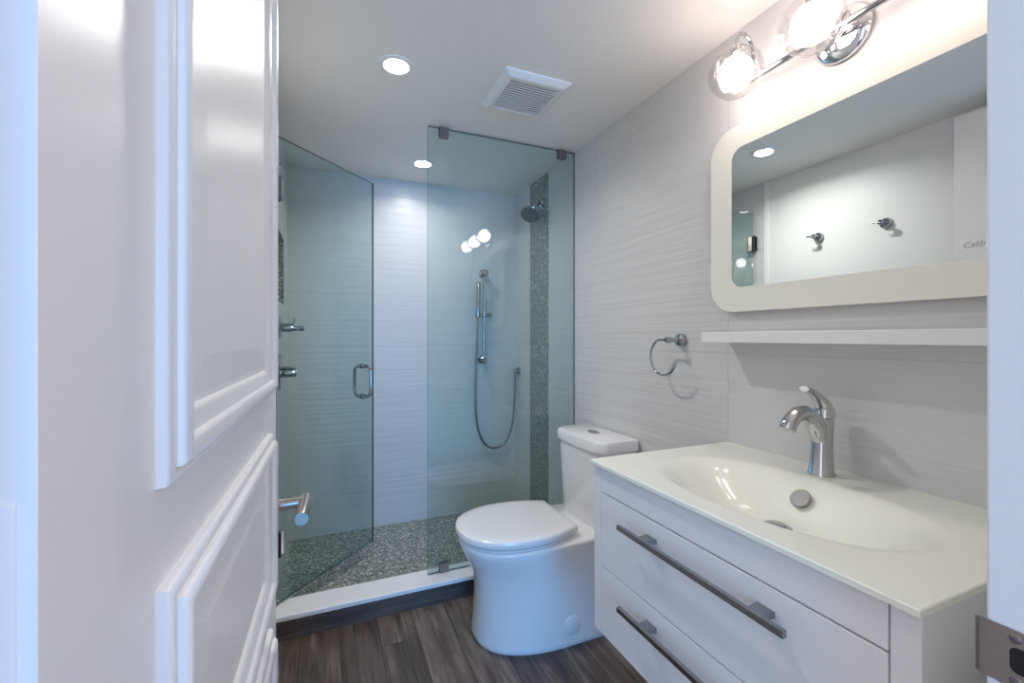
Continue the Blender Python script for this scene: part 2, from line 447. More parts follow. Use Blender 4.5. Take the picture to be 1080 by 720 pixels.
# picture-frame mouldings: profile (offset inward, height above face)
MP = [(0.0, 0.0), (0.0005, 0.0055), (0.0025, 0.0080), (0.006, 0.0092), (0.0095, 0.0086), (0.0108, 0.0072), (0.0112, 0.0118), (0.0135, 0.0150),
      (0.0185, 0.0166), (0.0235, 0.0155), (0.027, 0.0125), (0.029, 0.0095), (0.0345, 0.0085), (0.040, 0.0060), (0.044, 0.0030), (0.046, 0.0)]
def moulding(y0, y1, z0, z1):
    bm = nb(); rings = []
    for o, h in MP:
        rings.append([(fx(y) + h, y, z) for y, z in ((y0 + o, z0 + o), (y1 - o, z0 + o), (y1 - o, z1 - o), (y0 + o, z1 - o))])
    loft(bm, rings, False, False)
    ob = link('panel_moulding', bm, M['door'], door, smooth=38)
    bm = nb(); o = 0.052; rings = []
    for d, h in ((0.0, -0.002), (0.0, 0.0005), (0.05, 0.0040), (0.056, 0.0044)):
        rings.append([(fx(y) + h, y, z) for y, z in ((y0 + o + d, z0 + o + d * .6), (y1 - o - d, z0 + o + d * .6), (y1 - o - d, z1 - o - d * .6), (y0 + o + d, z1 - o - d * .6))])
    loft(bm, rings, True, True)
    link('door_panel', bm, M['door'], door)
PY0, PY1 = 0.358, 0.880
moulding(PY0, PY1, 1.080, 1.985)
moulding(PY0, PY1, 0.734, 1.012)
moulding(PY0, PY1, 0.150, 0.668)
# lever handle
HY, HZ = 0.925, 0.868
hx = fx(HY)
bm = lathe(nb(), (hx, HY, HZ), (1, 0, 0), [(0.026, 0), (0.026, 0.006), (0.0245, 0.0075), (0.012, 0.008)], 32)
lv = link('lever_handle', bm, M['nickel'], door, smooth=35)
bm = nb()
tube(bm, [(hx + 0.006, HY, HZ), (hx + 0.058, HY, HZ + 0.001)], [0.0105, 0.0105], 24)
link('lever_neck', bm, M['nickel'], lv, smooth=35)
bm = nb()
tube(bm, [(hx + 0.0555, HY + 0.012, HZ + 0.002), (hx + 0.0555, HY - 0.020, HZ), (hx + 0.053, HY - 0.085, HZ), (hx + 0.053, HY - 0.0875, HZ)], [0.0115, 0.0118, 0.0120, 0.0112], 24)
link('lever_grip', bm, M['nickel'], lv, smooth=35)
# latch face on the door edge and painted hinge leaf on the hinge edge
bm = box(nb(), hx - 0.030, hx - 0.006, DY1 - 0.0005, DY1 + 0.0012, HZ - 0.028, HZ + 0.028)
link('latch_plate', bm, M['nickel'], door)
for zt in (1.115, 0.29, 1.93):
    bm = nb()
    box(bm, -0.138, -0.1119, DY0 - 0.0016, DY0 + 0.001, zt - 0.10, zt, 0.001)
    tube(bm, [(-0.139, DY0 - 0.004, zt - 0.10), (-0.139, DY0 - 0.004, zt)], 0.005, 14)
    link('hinge', bm, M['door'], door)

# ------------------------------------------------------------------ shower: floor, curb, glass
struct('floor', box(nb(), LX, RX, CURB1, BY, -0.06, 0.035), M['mosaic_floor'], 'grey green pebble mosaic floor of the shower')
cb = thing('shower_curb', (0.5, 1.98, 0), 'low shower curb with white top and grey wood-look front', 'curb')
link('riser', box(nb(), LX, RX, 1.925, 2.035, 0.0, 0.079), M['riser'], cb)['label'] = 'grey brown wood-look front of the curb'
link('sill', box(nb(), LX, RX, CURB0, CURB1 + 0.008, 0.079, 0.098, 0.003), M['sill'], cb)['label'] = 'white stone top of the curb'

def glass_slab(name, p0, p1, z0, z1, t, parent):
    p0 = Vector((*p0, 0)); p1 = Vector((*p1, 0)); d = (p1 - p0).normalized(); n = Vector((-d.y, d.x, 0)) * (t / 2)
    bm = nb()
    q = [p0 + n, p1 + n, p1 - n, p0 - n]
    vr = loft(bm, [[(v.x, v.y, z0) for v in q], [(v.x, v.y, z1) for v in q]])
    for f in bm.faces:
        nn = f.normal if f.normal.length else None
        f.normal_update()
        if abs(f.normal.dot(n.normalized())) < 0.5: f.material_index = 1
    return link(name, bm, [M['glass'], M['glass_edge']], parent)

GY = 2.0
ps = thing('shower_screen', (0.81, GY, 0.098), 'fixed clear glass shower panel clipped between curb and ceiling', 'shower screen')
glass_slab('glass_pane', (0.4266, GY), (RX - 0.002, GY), 0.0995, 2.1455, 0.010, ps)
for x0, x1, z0, z1 in ((0.480, 0.524, 2.104, 2.15), (1.100, 1.148, 2.104, 2.15), (0.480, 0.524, 0.098, 0.142)):
    bm = box(nb(), x0, x1, GY - 0.012, GY - 0.005, z0, z1, 0.0015)
    box(bm, x0, x1, GY + 0.005, GY + 0.012, z0, z1, 0.0015)
    link('clip', bm, M['dark_nickel'], ps)['label'] = 'small dark metal glass clip'

H0 = Vector((-0.188, 2.000, 0)); H1 = Vector((0.227, 2.433, 0))
dd = (H1 - H0).normalized(); dn = Vector((-dd.y, dd.x, 0))
sd = thing('shower_door', (H0.x, H0.y, 0.1), 'clear glass shower door swung inwards on the left', 'shower door')
glass_slab('glass_pane', H0.xy, H1.xy, 0.107, 1.995, 0.010, sd)
for zc_, in ((1.780,), (0.350,)):
    bm = nb()
    for s in (-1, 1):
        c0 = H0 + dd * 0.002 + dn * s * 0.0055; c1 = H0 + dd * 0.028 + dn * s * 0.0055
        o = dn * s * 0.008
        q = [c0, c1, c1 + o, c0 + o]
        loft(bm, [[(v.x, v.y, zc_ - 0.045) for v in q], [(v.x, v.y, zc_ + 0.045) for v in q]])
    hg = link('hinge', bm, M['bright_chrome'], sd)
    bm = nb()
    tube(bm, [(LX + 0.023, 1.986, zc_ - 0.048), (LX + 0.023, 1.986, zc_ + 0.048)], 0.011, 20)
    link('hinge_barrel', bm, M['black'], hg, smooth=40)
    bm = box(nb(), LX + 0.001, LX + 0.007, 1.975, 2.03, zc_ - 0.045, zc_ + 0.045, 0.001)
    link('wall_plate', bm, M['bright_chrome'], hg)
# D pull handle on both sides of the glass
hc = H0 + dd * ((H1 - H0).length * 0.868)
for s in (-1, 1):
    o = dn * s
    pts = [hc + o * 0.005 + Vector((0, 0, 1.034))]
    z1_, z0_ = 1.034, 0.880; r_ = 0.028; dep = 0.052
    pts = [hc + o * 0.004 + Vector((0, 0, z1_)), hc + o * (dep - r_) + Vector((0, 0, z1_))]
    for k in range(1, 8):
        t = k / 8 * pi / 2
        pts.append(hc + o * (dep - r_ + r_ * sin(t)) + Vector((0, 0, z1_ - r_ + r_ * cos(t))))
    for k in range(0, 9):
        t = k / 8 * pi / 2
        pts.append(hc + o * (dep - r_ + r_ * cos(t)) + Vector((0, 0, z0_ + r_ - r_ * sin(t))))
    pts.append(hc + o * 0.004 + Vector((0, 0, z0_)))
    bm = tube(nb(), pts, 0.0082, 18)
    ph = link('pull_handle', bm, M['chrome'], sd, smooth=45)
    for z_ in (z1_, z0_):
        bm = lathe(nb(), hc + o * 0.005 + Vector((0, 0, z_)), o, [(0.0125, 0), (0.0125, 0.007), (0.010, 0.009), (0.0085, 0.0095)], 24)
        link('collar', bm, M['chrome'], ph, smooth=35)

# ------------------------------------------------------------------ shower fittings
# rain head on the mosaic strip
sh = thing('overhead_shower', (RX - 0.004, 2.36, 1.985), 'round chrome shower head high on the mosaic strip', 'shower head')
bm = lathe(nb(), (RX - 0.004, 2.36, 1.985), (-1, 0, 0), [(0.029, 0), (0.029, 0.005), (0.022, 0.012), (0.012, 0.015)], 32)
link('flange', bm, M['chrome'], sh, smooth=40)
hcen = Vector((1.112, 2.352, 1.912)); hn = Vector((-0.46, -0.40, -0.80)).normalized()
path = spline([(RX - 0.008, 2.36, 1.985), (1.175, 2.36, 1.984), (1.152, 2.359, 1.972), hcen - hn * 0.045], 6)
link('arm', tube(nb(), path, 0.0085, 16), M['chrome'], sh, smooth=45)
bm = lathe(nb(), hcen, hn, [(0.010, -0.050), (0.016, -0.046), (0.018, -0.034), (0.014, -0.028), (0.030, -0.020), (0.054, -0.008), (0.060, 0.0), (0.060, 0.008), (0.057, 0.0115)], 40)
hd = link('head', bm, M['chrome'], sh, smooth=35)
a_, b_, d_ = frame_from(hn)
bm = lathe(nb(), hcen, hn, [(0.057, 0.010), (0.056, 0.0125), (0, 0.0125)], 40)
link('face', bm, M['face'], hd, smooth=35)
bm = nb()
for rr, cnt in ((0.0, 1), (0.016, 6), (0.031, 10), (0.046, 16)):
    for k in range(cnt):
        t = 2 * pi * k / cnt
        lathe(bm, hcen + hn * 0.0122 + (a_ * cos(t) + b_ * sin(t)) * rr, hn, [(0.0048, 0), (0.0038, 0.003), (0, 0.0032)], 8)
link('nozzles', bm, M['rubber'], hd, smooth=50)

# slide bar with hand shower on the back wall
sb = thing('slide_bar', (0.953, BY, 1.03), 'vertical chrome slide bar on the back wall of the shower', 'slide bar')
yb = BY - 0.045
link('rail', tube(nb(), [(0.960, yb, 1.610), (0.951, yb, 1.028)], 0.0085, 16), M['chrome_soft'], sb, smooth=40)
for x_, z_ in ((0.960, 1.603), (0.951, 1.035)):
    bm = lathe(nb(), (x_, BY, z_), (0, -1, 0), [(0.026, 0), (0.026, 0.006), (0.015, 0.012), (0.014, 0.040), (0.020, 0.047), (0.022, 0.058), (0.016, 0.064), (0, 0.065)], 28)
    link('bracket', bm, M['chrome_soft'], sb, smooth=35)
bm = nb()
lathe(bm, (0.955, yb, 1.312), (0, 0, 1), [(0.015, 0), (0.017, 0.004), (0.017, 0.030), (0.015, 0.034)], 24)
tube(bm, [(0.935, yb - 0.002, 1.330), (0.990, yb - 0.002, 1.330)], [0.011, 0.011], 16)
lathe(bm, (0.985, yb - 0.002, 1.330), (1, 0, 0), [(0.009, 0), (0.013, 0.003), (0.013, 0.016), (0.010, 0.019)], 20)
link('slider', bm, M['chrome_soft'], sb, smooth=35)
hs = thing('hand_shower', (0.912, yb - 0.006, 1.33), 'slim chrome hand shower with hanging hose on the slide bar', 'hand shower')
bm = nb()
tube(bm, [(0.909, yb - 0.006, 1.300), (0.9095, yb - 0.006, 1.315), (0.910, yb - 0.006, 1.345), (0.915, yb - 0.006, 1.535), (0.9152, yb - 0.006, 1.541)], [0.0085, 0.0120, 0.0125, 0.0125, 0.0105], 20)
link('wand', bm, M['chrome_soft'], hs, smooth=40)
bm = lathe(nb(), (0.910, yb - 0.006, 1.313), (0, 0, 1), [(0.0135, 0), (0.0165, 0.003), (0.0165, 0.034), (0.0135, 0.037)], 24)
link('holder', bm, M['chrome_soft'], hs, smooth=35)
yh = 2.722
hp = spline([(0.909, yb - 0.006, 1.30), (0.903, yh, 1.15), (0.894, yh, 0.92), (0.893, yh, 0.74), (0.907, yh, 0.60), (0.943, yh, 0.505), (0.985, yh, 0.463), (1.026, yh, 0.452), (1.070, yh, 0.463),
             (1.115, yh, 0.502), (1.145, yh, 0.570), (1.161, yh, 0.66), (1.170, yh, 0.80), (1.1745, yh, 0.935)], 8)
link('hose', tube(nb(), hp, 0.0072, 14), M['hose'], hs, smooth=60)['label'] = 'dark metal hose hanging in a loop'
ho = thing('hose_outlet', (RX, 2.722, 0.955), 'small round chrome hose outlet low in the shower corner', 'hose outlet')
bm = lathe(nb(), (RX, 2.722, 0.957), (-1, 0, 0), [(0.028, 0), (0.028, 0.005), (0.024, 0.009), (0.015, 0.011), (0.015, 0.028), (0.011, 0.034), (0, 0.035)], 28)
link('flange', bm, M['chrome_soft'], ho, smooth=35)
bm = tube(nb(), [(1.1745, 2.722, 0.958), (1.1745, 2.722, 0.928)], [0.0105, 0.0095], 18)
link('nut', bm, M['chrome_soft'], ho, smooth=35)

# two valves on the left shower wall
def valve(y, z, R, upper):
    lab = 'upper chrome shower valve with upturned lever on the left wall' if upper else 'lower chrome shower valve with thick round handle on the left wall'
    v = thing('shower_valve', (LX, y, z), lab, 'shower valve', 'chrome valves on the shower wall')
    bm = lathe(nb(), (LX, y, z), (1, 0, 0), [(R, 0), (R, 0.004), (R - 0.006, 0.009), (0.024, 0.012)], 40)
    link('escutcheon', bm, M['chrome'], v, smooth=35)
    bm = nb()
    if upper:
        lathe(bm, (LX + 0.010, y, z - 0.004), (1, 0, 0), [(0.018, 0), (0.017, 0.040), (0.013, 0.050), (0.011, 0.074), (0.0135, 0.080), (0.010, 0.094), (0, 0.096)], 24)
        link('body', bm, M['chrome'], v, smooth=35)
        bm = tube(nb(), spline([(LX + 0.012, y, z + 0.014), (LX + 0.050, y, z + 0.016), (LX + 0.060, y, z + 0.022), (LX + 0.062, y, z + 0.046)], 6), 0.0055, 14)
        link('lever', bm, M['chrome'], v, smooth=45)
    else:
        lathe(bm, (LX + 0.010, y, z - 0.006), (1, 0, 0), [(0.020, 0), (0.019, 0.052), (0.015, 0.062), (0, 0.064)], 28)
        link('body', bm, M['chrome'], v, smooth=35)
        bm = tube(nb(), [(LX + 0.012, y, z + 0.020), (LX + 0.060, y, z + 0.018), (LX + 0.072, y, z + 0.010), (LX + 0.074, y, z - 0.004)], [0.006, 0.006, 0.006, 0.006], 14)
        link('lever', bm, M['chrome'], v, smooth=45)
valve(2.30, 1.228, 0.054, True)
valve(2.30, 1.020, 0.084, False)

# ------------------------------------------------------------------ toilet
TY = 1.656
to = thing('toilet', (0.85, TY, 0), 'white two-piece skirted toilet between vanity and shower glass', 'toilet')
def egg(xf, xc, xb, b, bb, z, n=2.2, m=24, mb=10, rb=0.0):
    """outline seen from above: rounded front at xf, widest b at xc, back edge at xb with half width bb"""
    half = []
    for k in range(m + 1):
        t = pi / 2 * k / m
        half.append((xc - (xc - xf) * abs(cos(t)) ** (2 / n), b * abs(sin(t)) ** (2 / n)))
    for k in range(1, mb + 1):
        s = k / mb
        half.append((xc + (xb - xc) * s, b + (bb - b) * s * s))
    pts = [(x, TY + w, z) for x, w in half] + [(x, TY - w, z) for x, w in half[::-1][:-1]]
    return pts
lv_ = [(0.000, .540, .86, 1.185, .192, .196, 2.35), (0.010, .535, .86, 1.185, .196, .200, 2.35), (0.020, .537, .86, 1.185, .195, .199, 2.35),
       (0.10, .543, .86, 1.185, .190, .194, 2.3), (0.19, .546, .85, 1.185, .186, .190, 2.3), (0.25, .538, .82, 1.185, .184, .188, 2.25),
       (0.295, .520, .79, 1.185, .185, .184, 2.2), (0.330, .500, .755, 1.185, .189, .180, 2.2), (0.360, .486, .73, 1.185, .193, .178, 2.2),
       (0.380, .480, .72, 1.185, .195, .178, 2.2), (0.388, .482, .72, 1.184, .193, .176, 2.2), (0.392, .490, .72, 1.180, .186, .170, 2.2)]
bm = nb()
loft(bm, [egg(a, c, d, e, f, z, n) for z, a, c, d, e, f, n in lv_])
link('bowl', bm, M['porcelain'], to, smooth=50)
bm = lathe(nb(), (0.872, TY - 0.1925, 0.078), (0, -1, 0.02), [(0.036, -0.006), (0.036, 0.0015), (0.033, 0.0035), (0, 0.0045)], 36)
link('bolt_cover', bm, M['porcelain'], to, smooth=35)
bm = nb()
loft(bm, [egg(a, .715, b2, c, d, z, 2.25) for z, a, b2, c, d in ((.394, .484, .90, .190, .135), (.397, .478, .905, .194, .138), (.404, .478, .905, .194, .138), (.406, .482, .90, .191, .136))])
link('seat', bm, M['seat'], to, smooth=40)
bm = nb()
loft(bm, [egg(a, .715, b2, c, d, z, 2.25) for z, a, b2, c, d in ((.4085, .480, .915, .193, .140), (.411, .471, .922, .1985, .145), (.426, .469, .924, .200, .146), (.434, .473, .921, .197, .143), (.4385, .484, .915, .189, .136), (.4405, .52, .895, .165, .115), (.4415, .60, .85, .10, .07))])
link('lid', bm, M['seat'], to, smooth=40)
for s in (-1, 1):
    bm = nb()
    box(bm, 0.905, 0.945, TY + s * 0.085 - 0.016, TY + s * 0.085 + 0.016, 0.391, 0.418, 0.006, 3)
    link('hinge', bm, M['seat'], to, smooth=40)
def tank_ring(x0, x1, hw, z, r=0.05, bow=0.012):
    out = []
    n = 8
    # front corners rounded with r, slight bow on the front face, back corners small radius
    rb = 0.012
    for cx, cy, rr, s in ((x1 - rb, hw - rb, rb, 0), (x0 + r, hw - r, r, 1), (x0 + r, -hw + r, r, 2), (x1 - rb, -hw + rb, rb, 3)):
        for k in range(n + 1):
            t = (s + k / n) * pi / 2
            x = cx + rr * cos(t); y = cy + rr * sin(t)
            if x < x0 + r:
                x -= bow * (1 - (y / hw) ** 2) * min(1.0, (x0 + r - x) / r)
            out.append((x, TY + y, z))
        if s == 1:
            for k in range(1, 8):
                y = (hw - r) * (1 - 2 * k / 8)
                out.append((x0 - bow * (1 - (y / hw) ** 2), TY + y, z))
    return out
bm = nb()
loft(bm, [tank_ring(1.022, 1.186, .162, .388), tank_ring(1.018, 1.187, .166, .40), tank_ring(1.010, 1.188, .175, .58), tank_ring(1.006, 1.188, .180, .712)])
link('tank', bm, M['porcelain'], to, smooth=45)
bm = nb()
loft(bm, [tank_ring(1.002, 1.190, .184, .7125), tank_ring(.998, 1.192, .188, .7155), tank_ring(.997, 1.192, .189, .752), tank_ring(1.000, 1.190, .186, .758), tank_ring(1.008, 1.184, .179, .761)])
tl = link('tank_lid', bm, M['porcelain'], to, smooth=40)
bm = nb()
pr = [(1.092 + 0.020 * cos(2 * pi * k / 32), TY + 0.036 * sin(2 * pi * k / 32)) for k in range(32)]
loft(bm, [[(a, b, .7605) for a, b in pr], [(a, b, .765) for a, b in pr], [(1.092 + (a - 1.092) * .9, TY + (b - TY) * .94, .7665) for a, b in pr]])
fb = link('flush_button', bm, M['chrome'], tl, smooth=35); fb['label'] = 'oval chrome flush button'
bm = box(nb(), 1.073, 1.111, TY - 0.0006, TY + 0.0006, .7655, .7668)
link('button_split', bm, M['gap'], fb)

# ------------------------------------------------------------------ vanity
VX, VY0, VY1, VZ0, VZ1 = 0.690, 0.309, 1.042, 0.375, 0.832
va = thing('vanity_cabinet', (0.945, 0.676, VZ0), 'wall-hung white vanity cabinet with two drawers under the sink', 'cabinet')
bm = nb()
box(bm, VX + 0.02, RX, VY0 + 0.018, VY1 - 0.018, VZ0, VZ0 + 0.016)                 # bottom board
box(bm, RX - 0.016, RX, VY0 + 0.018, VY1 - 0.018, VZ0 + 0.016, VZ1)                 # back board
box(bm, VX + 0.020, VX + 0.026, VY0 + 0.02, VY1 - 0.02, VZ0 + 0.016, VZ1 - 0.002, mi=1)  # dark behind the front gaps
link('carcass', bm, [M['cabinet'], M['gap']], va)
for y0, y1 in ((VY0, VY0 + 0.034), (VY1 - 0.028, VY1)):
    link('side_panel', box(nb(), VX, RX, y0, y1, VZ0, VZ1, 0.0015), M['cabinet'], va)
FY_0, FY_1 = VY0 + 0.0365, VY1 - 0.0305
link('apron', box(nb(), VX, VX + 0.019, FY_0, FY_1, 0.7620, VZ1, 0.0012), M['cabinet'], va)
def drawer(z0, z1, zh):
    d = link('drawer', box(nb(), VX, VX + 0.019, FY_0, FY_1, z0, z1, 0.0012), M['cabinet'], va)
    bm = nb()
    box(bm, 0.6545, 0.6645, 0.467, 0.893, zh - 0.006, zh + 0.006, 0.0008)
    for yc in (0.8075, 0.5225):
        # tapered foot: wide where it meets the drawer
        a0, a1 = 0.012, 0.017
        r0 = [(0.664, yc - a0, zh - .005), (0.664, yc + a0, zh - .005), (0.664, yc + a0, zh + .006), (0.664, yc - a0, zh + .006)]
        r1 = [(VX, yc - a1, zh - .005), (VX, yc + a1, zh - .005), (VX, yc + a1, zh + .006), (VX, yc - a1, zh + .006)]
        loft(bm, [r0, r1])
    h = link('bar_handle', bm, M['handle'], d); h['label'] = 'long square chrome bar handle'
drawer(0.5615, 0.7585, 0.716)
drawer(VZ0 + 0.002, 0.5580, 0.516)

# counter with moulded oval basin, one piece of white glass
ct = thing('sink_countertop', (0.94, 0.676, 0.832), 'white glass countertop with moulded oval sink on the vanity', 'countertop')
CX0, CX1, CY0, CY1, CT0, CT1 = 0.678, RX, 0.305, 1.047, 0.832, 0.842
BX, BYc, BA, BB, BD = 0.908, 0.672, 0.168, 0.275, 0.098
def depth(x, y):
    r = (abs((x - BX) / BA) ** 2.25 + abs((y - BYc) / BB) ** 2.25) ** (1 / 2.25)
    t = min(max((1.08 - r) / 0.74, 0.0), 1.0)
    s = t * t * (3 - 2 * t)
    return -BD * (0.94 * s + 0.06 * max(0.0, 1 - r))
nx, ny = 110, 150
bm = nb()
def cgrid(k, n, a, b): return a + (b - a) * k / n
top = [[bm.verts.new((cgrid(i, nx, CX0 + .0015, CX1), cgrid(j, ny, CY0 + .0015, CY1 - .0015), CT1 + depth(cgrid(i, nx, CX0 + .0015, CX1), cgrid(j, ny, CY0 + .0015, CY1 - .0015)))) for j in range(ny + 1)] for i in range(nx + 1)]
for i in range(nx):
    for j in range(ny):
        bm.faces.new((top[i][j], top[i + 1][j], top[i + 1][j + 1], top[i][j + 1]))
per = [top[i][0] for i in range(nx + 1)] + [top[nx][j] for j in range(1, ny + 1)] + [top[i][ny] for i in range(nx - 1, -1, -1)] + [top[0][j] for j in range(ny - 1, 0, -1)]
def edge_pt(v, z):
    x = CX0 if v.co.x < CX0 + .002 else v.co.x
    y = CY0 if v.co.y < CY0 + .002 else (CY1 if v.co.y > CY1 - .002 else v.co.y)
    return bm.verts.new((x, y, z))
prev = per
for z in (CT1 - .0015, CT0):
    cur = [edge_pt(v, z) for v in per]
    for k in range(len(per)):
        l = (k + 1) % len(per)
        bm.faces.new((prev[k], prev[l], cur[l], cur[k]))
    prev = cur
# underside: flat rim ring then the bowl follows the basin 8 mm lower
bot = {}
for k, v in enumerate(per): bot[v] = prev[k]
low = [[bot[top[i][j]] if top[i][j] in bot else bm.verts.new((top[i][j].co.x, top[i][j].co.y, top[i][j].co.z - (CT1 - CT0))) for j in range(ny + 1)] for i in range(nx + 1)]
for i in range(nx):
    for j in range(ny):
        bm.faces.new((low[i][j], low[i][j + 1], low[i + 1][j + 1], low[i + 1][j]))
link('basin_top', bm, M['counter'], ct, smooth=40)
dx_, dy_ = 0.945, 0.690
zb = CT1 + depth(dx_, dy_)
bm = lathe(nb(), (dx_, dy_, zb), (0, 0, 1), [(0.033, -0.004), (0.033, 0.003), (0.029, 0.0055), (0.024, 0.0055), (0.022, 0.010), (0.012, 0.0125), (0, 0.013)], 36)
link('drain', bm, M['chrome'], ct, smooth=35)
ox, oy = 1.030, 0.686
oz = CT1 + depth(ox, oy)
sl = (depth(ox + .002, oy) - depth(ox - .002, oy)) / .004
on = Vector((-sl, 0, 1)).normalized()
bm = lathe(nb(), Vector((ox, oy, oz)), on, [(0.019, -0.002), (0.019, 0.007), (0.0225, 0.008), (0.0225, 0.0115), (0.021, 0.013), (0, 0.0135)], 36)
link('overflow_cap', bm, M['cap'], ct, smooth=35)

# faucet
FXc, FYc = 1.130, 0.706
fa = thing('faucet', (FXc, FYc, 0.842), 'single-lever chrome faucet at the back of the sink', 'faucet')
def oval(cx, z, rx, ry, n=28): return [(cx + rx * cos(2 * pi * k / n), FYc + ry * sin(2 * pi * k / n), z) for k in range(n)]
bm = nb()
loft(bm, [oval(1.130, .842, .031, .029), oval(1.130, .846, .031, .029), oval(1.130, .850, .029, .027), oval(1.131, .88, .026, .0245), oval(1.133, .91, .0245, .0225), oval(1.134, .94, .0245, .022),
          oval(1.136, .96, .026, .022), oval(1.138, .975, .027, .022), oval(1.140, .982, .025, .0205), oval(1.141, .985, .021, .018)])
link('body', bm, M['chrome_faucet'], fa, smooth=50)
ctl = [(1.128, FYc, .910), (1.119, FYc, .943), (1.101, FYc, .975), (1.069, FYc, .997), (1.036, FYc, .994), (1.013, FYc, .977), (1.004, FYc, .962)]
bm = tube(nb(), spline(ctl, 6), interp([.012, .020, .0215, .0185, .0175, .0175, .0180], 6), 24, ref=(0, 1, 0))
link('spout', bm, M['chrome_faucet'], fa, smooth=50)
ctl = [(1.142, FYc, .984), (1.141, FYc, 1.000), (1.132, FYc, 1.018), (1.112, FYc, 1.036), (1.088, FYc, 1.050), (1.066, FYc, 1.056)]
bm = tube(nb(), spline(ctl, 6), interp([.0235, .0225, .0185, .0150, .0138, .0120], 6), 24, flat=interp([1.0, 1.0, .85, .62, .55, .55], 6), ref=(1, 0, 0))
link('lever', bm, M['chrome_faucet'], fa, smooth=50)

# ------------------------------------------------------------------ mirror, shelf, lamp, towel ring on the tiled wall
mi = thing('mirror', (1.172, 0.68, 1.26), 'rectangular wall mirror with wide frosted border and rounded corners', 'mirror')
MO = rrect(0.280, 1.0815, 1.260, 1.834, 0.085, 12)
MI = rrect(0.360, 1.0005, 1.335, 1.764, 0.038, 12)
x0, x1 = 1.168, 1.175
bm = nb()
ro = [bm.verts.new((x0 + .0012, a, b)) for a, b in MO]
cen = (0.68, 1.547)
ro2 = [bm.verts.new((x0, cen[0] + (a - cen[0]) * .997, cen[1] + (b - cen[1]) * .9965)) for a, b in MO]
ri = [bm.verts.new((x0, a, b)) for a, b in MI]
bo = [bm.verts.new((x1, a, b)) for a, b in MO]; bi = [bm.verts.new((x1, a, b)) for a, b in MI]
n = len(MO)
for k in range(n):
    l = (k + 1) % n
    bm.faces.new((ro[k], ro[l], ro2[l], ro2[k])); bm.faces.new((ro2[k], ro2[l], ri[l], ri[k]))
    bm.faces.new((bo[k], bo[l], ro[l], ro[k])); bm.faces.new((bi[k], bi[l], bo[l], bo[k])); bm.faces.new((ri[k], ri[l], bi[l], bi[k]))
link('frosted_border', bm, M['frost'], mi)['label'] = 'pale frosted glass border'
bm = nb()
loft(bm, [[(x0 + .0004, a, b) for a, b in MI], [(x1 - .0005, a, b) for a, b in MI]])
mg = link('mirror_glass', bm, M['mirror'], mi)
link('mounting_frame', box(nb(), x1, RX, 0.40, 0.95, 1.36, 1.74), M['white'], mi)
fc = bpy.data.curves.new('lettering', 'FONT'); fc.body = 'Calib'; fc.size = 0.0155; fc.extrude = 0.0001; fc.shear = 0.15
tx = bpy.data.objects.new('lettering', fc); COL.objects.link(tx)
bpy.context.view_layer.update()
lm = bpy.data.meshes.new_from_object(tx.evaluated_get(bpy.context.evaluated_depsgraph_get()))
bpy.data.objects.remove(tx); bpy.data.curves.remove(fc)
lm.transform(Matrix.Translation(Vector((x0 + 0.0002, 0.4575, 1.3575)) - wloc(mg)) @ Matrix(((0, 0, -1, 0), (-1, 0, 0, 0), (0, 1, 0, 0), (0, 0, 0, 1))))
lm.materials.clear(); lm.materials.append(M['etch'])
lo = bpy.data.objects.new('etched_logo', lm); COL.objects.link(lo); lo.parent = mg

sf = link('wall_shelf', box(nb(), 1.080, RX, 0.30, 1.037, 1.1655, 1.1965, 0.0015), M['white'], origin=(1.14, 0.67, 1.1655))
sf['label'] = 'thin white wall shelf under the mirror'; sf['category'] = 'shelf'

vl = thing('vanity_light', (RX, 0.693, 1.94), 'chrome three-globe wall lamp above the mirror', 'wall lamp')
bm = lathe(nb(), (RX, 0.693, 1.94), (-1, 0, 0), [(0.064, 0), (0.066, 0.004), (0.065, 0.012), (0.058, 0.019), (0.040, 0.024), (0.012, 0.027), (0, 0.027)], 48)
link('backplate', bm, M['bright_chrome'], vl, smooth=35)
bm = nb()
tube(bm, [(1.150, 0.925, 1.937), (1.150, 0.465, 1.937)], 0.0085, 16)
tube(bm, [(RX - 0.02, 0.693, 1.937), (1.150, 0.693, 1.937)], 0.010, 16)
link('bar', bm, M['chrome'], vl, smooth=40)
GLX, GLZ, GR = 1.080, 1.938, 0.072
for gy in (0.911, 0.695, 0.479):
    ctl = [(1.150, gy, 1.937), (1.152, gy, 1.965), (1.150, gy, 2.012), (1.137, gy, 2.045), (1.113, gy, 2.058), (1.092, gy, 2.048), (1.082, gy, 2.026), (1.080, gy, 1.996)]
    arm = link('arm', tube(nb(), spline(ctl, 5), 0.0048, 14), M['chrome'], vl, smooth=45)
    bm = lathe(nb(), (1.080, gy, 2.010), (0, 0, -1), [(0.006, -0.006), (0.014, -0.004), (0.015, 0.006), (0.013, 0.020), (0.010, 0.024)], 24)
    link('socket', bm, M['bright_chrome'], arm, smooth=40)
    bm = nb()
    prof = []
    for k in range(3, 25):
        t = pi * k / 24
        prof.append((GR * sin(t), GLZ + GR * 0.98 * cos(t)))
    prof[-1] = (0.0, prof[-1][1])
    inner = [(max(r - 0.005, 0.0), z + (0.005 if r < 0.02 else 0.0)) for r, z in prof][::-1]
    lathe(bm, (GLX, gy, 0), (0, 0, 1), prof + inner, 40)
    gl = link('globe', bm, M['globe'], vl, smooth=60)
    bm = ball(nb(), (GLX, gy, GLZ - 0.002), 0.046, 28, 1.0)
    link('bulb', bm, M['bulb'], gl, smooth=60)

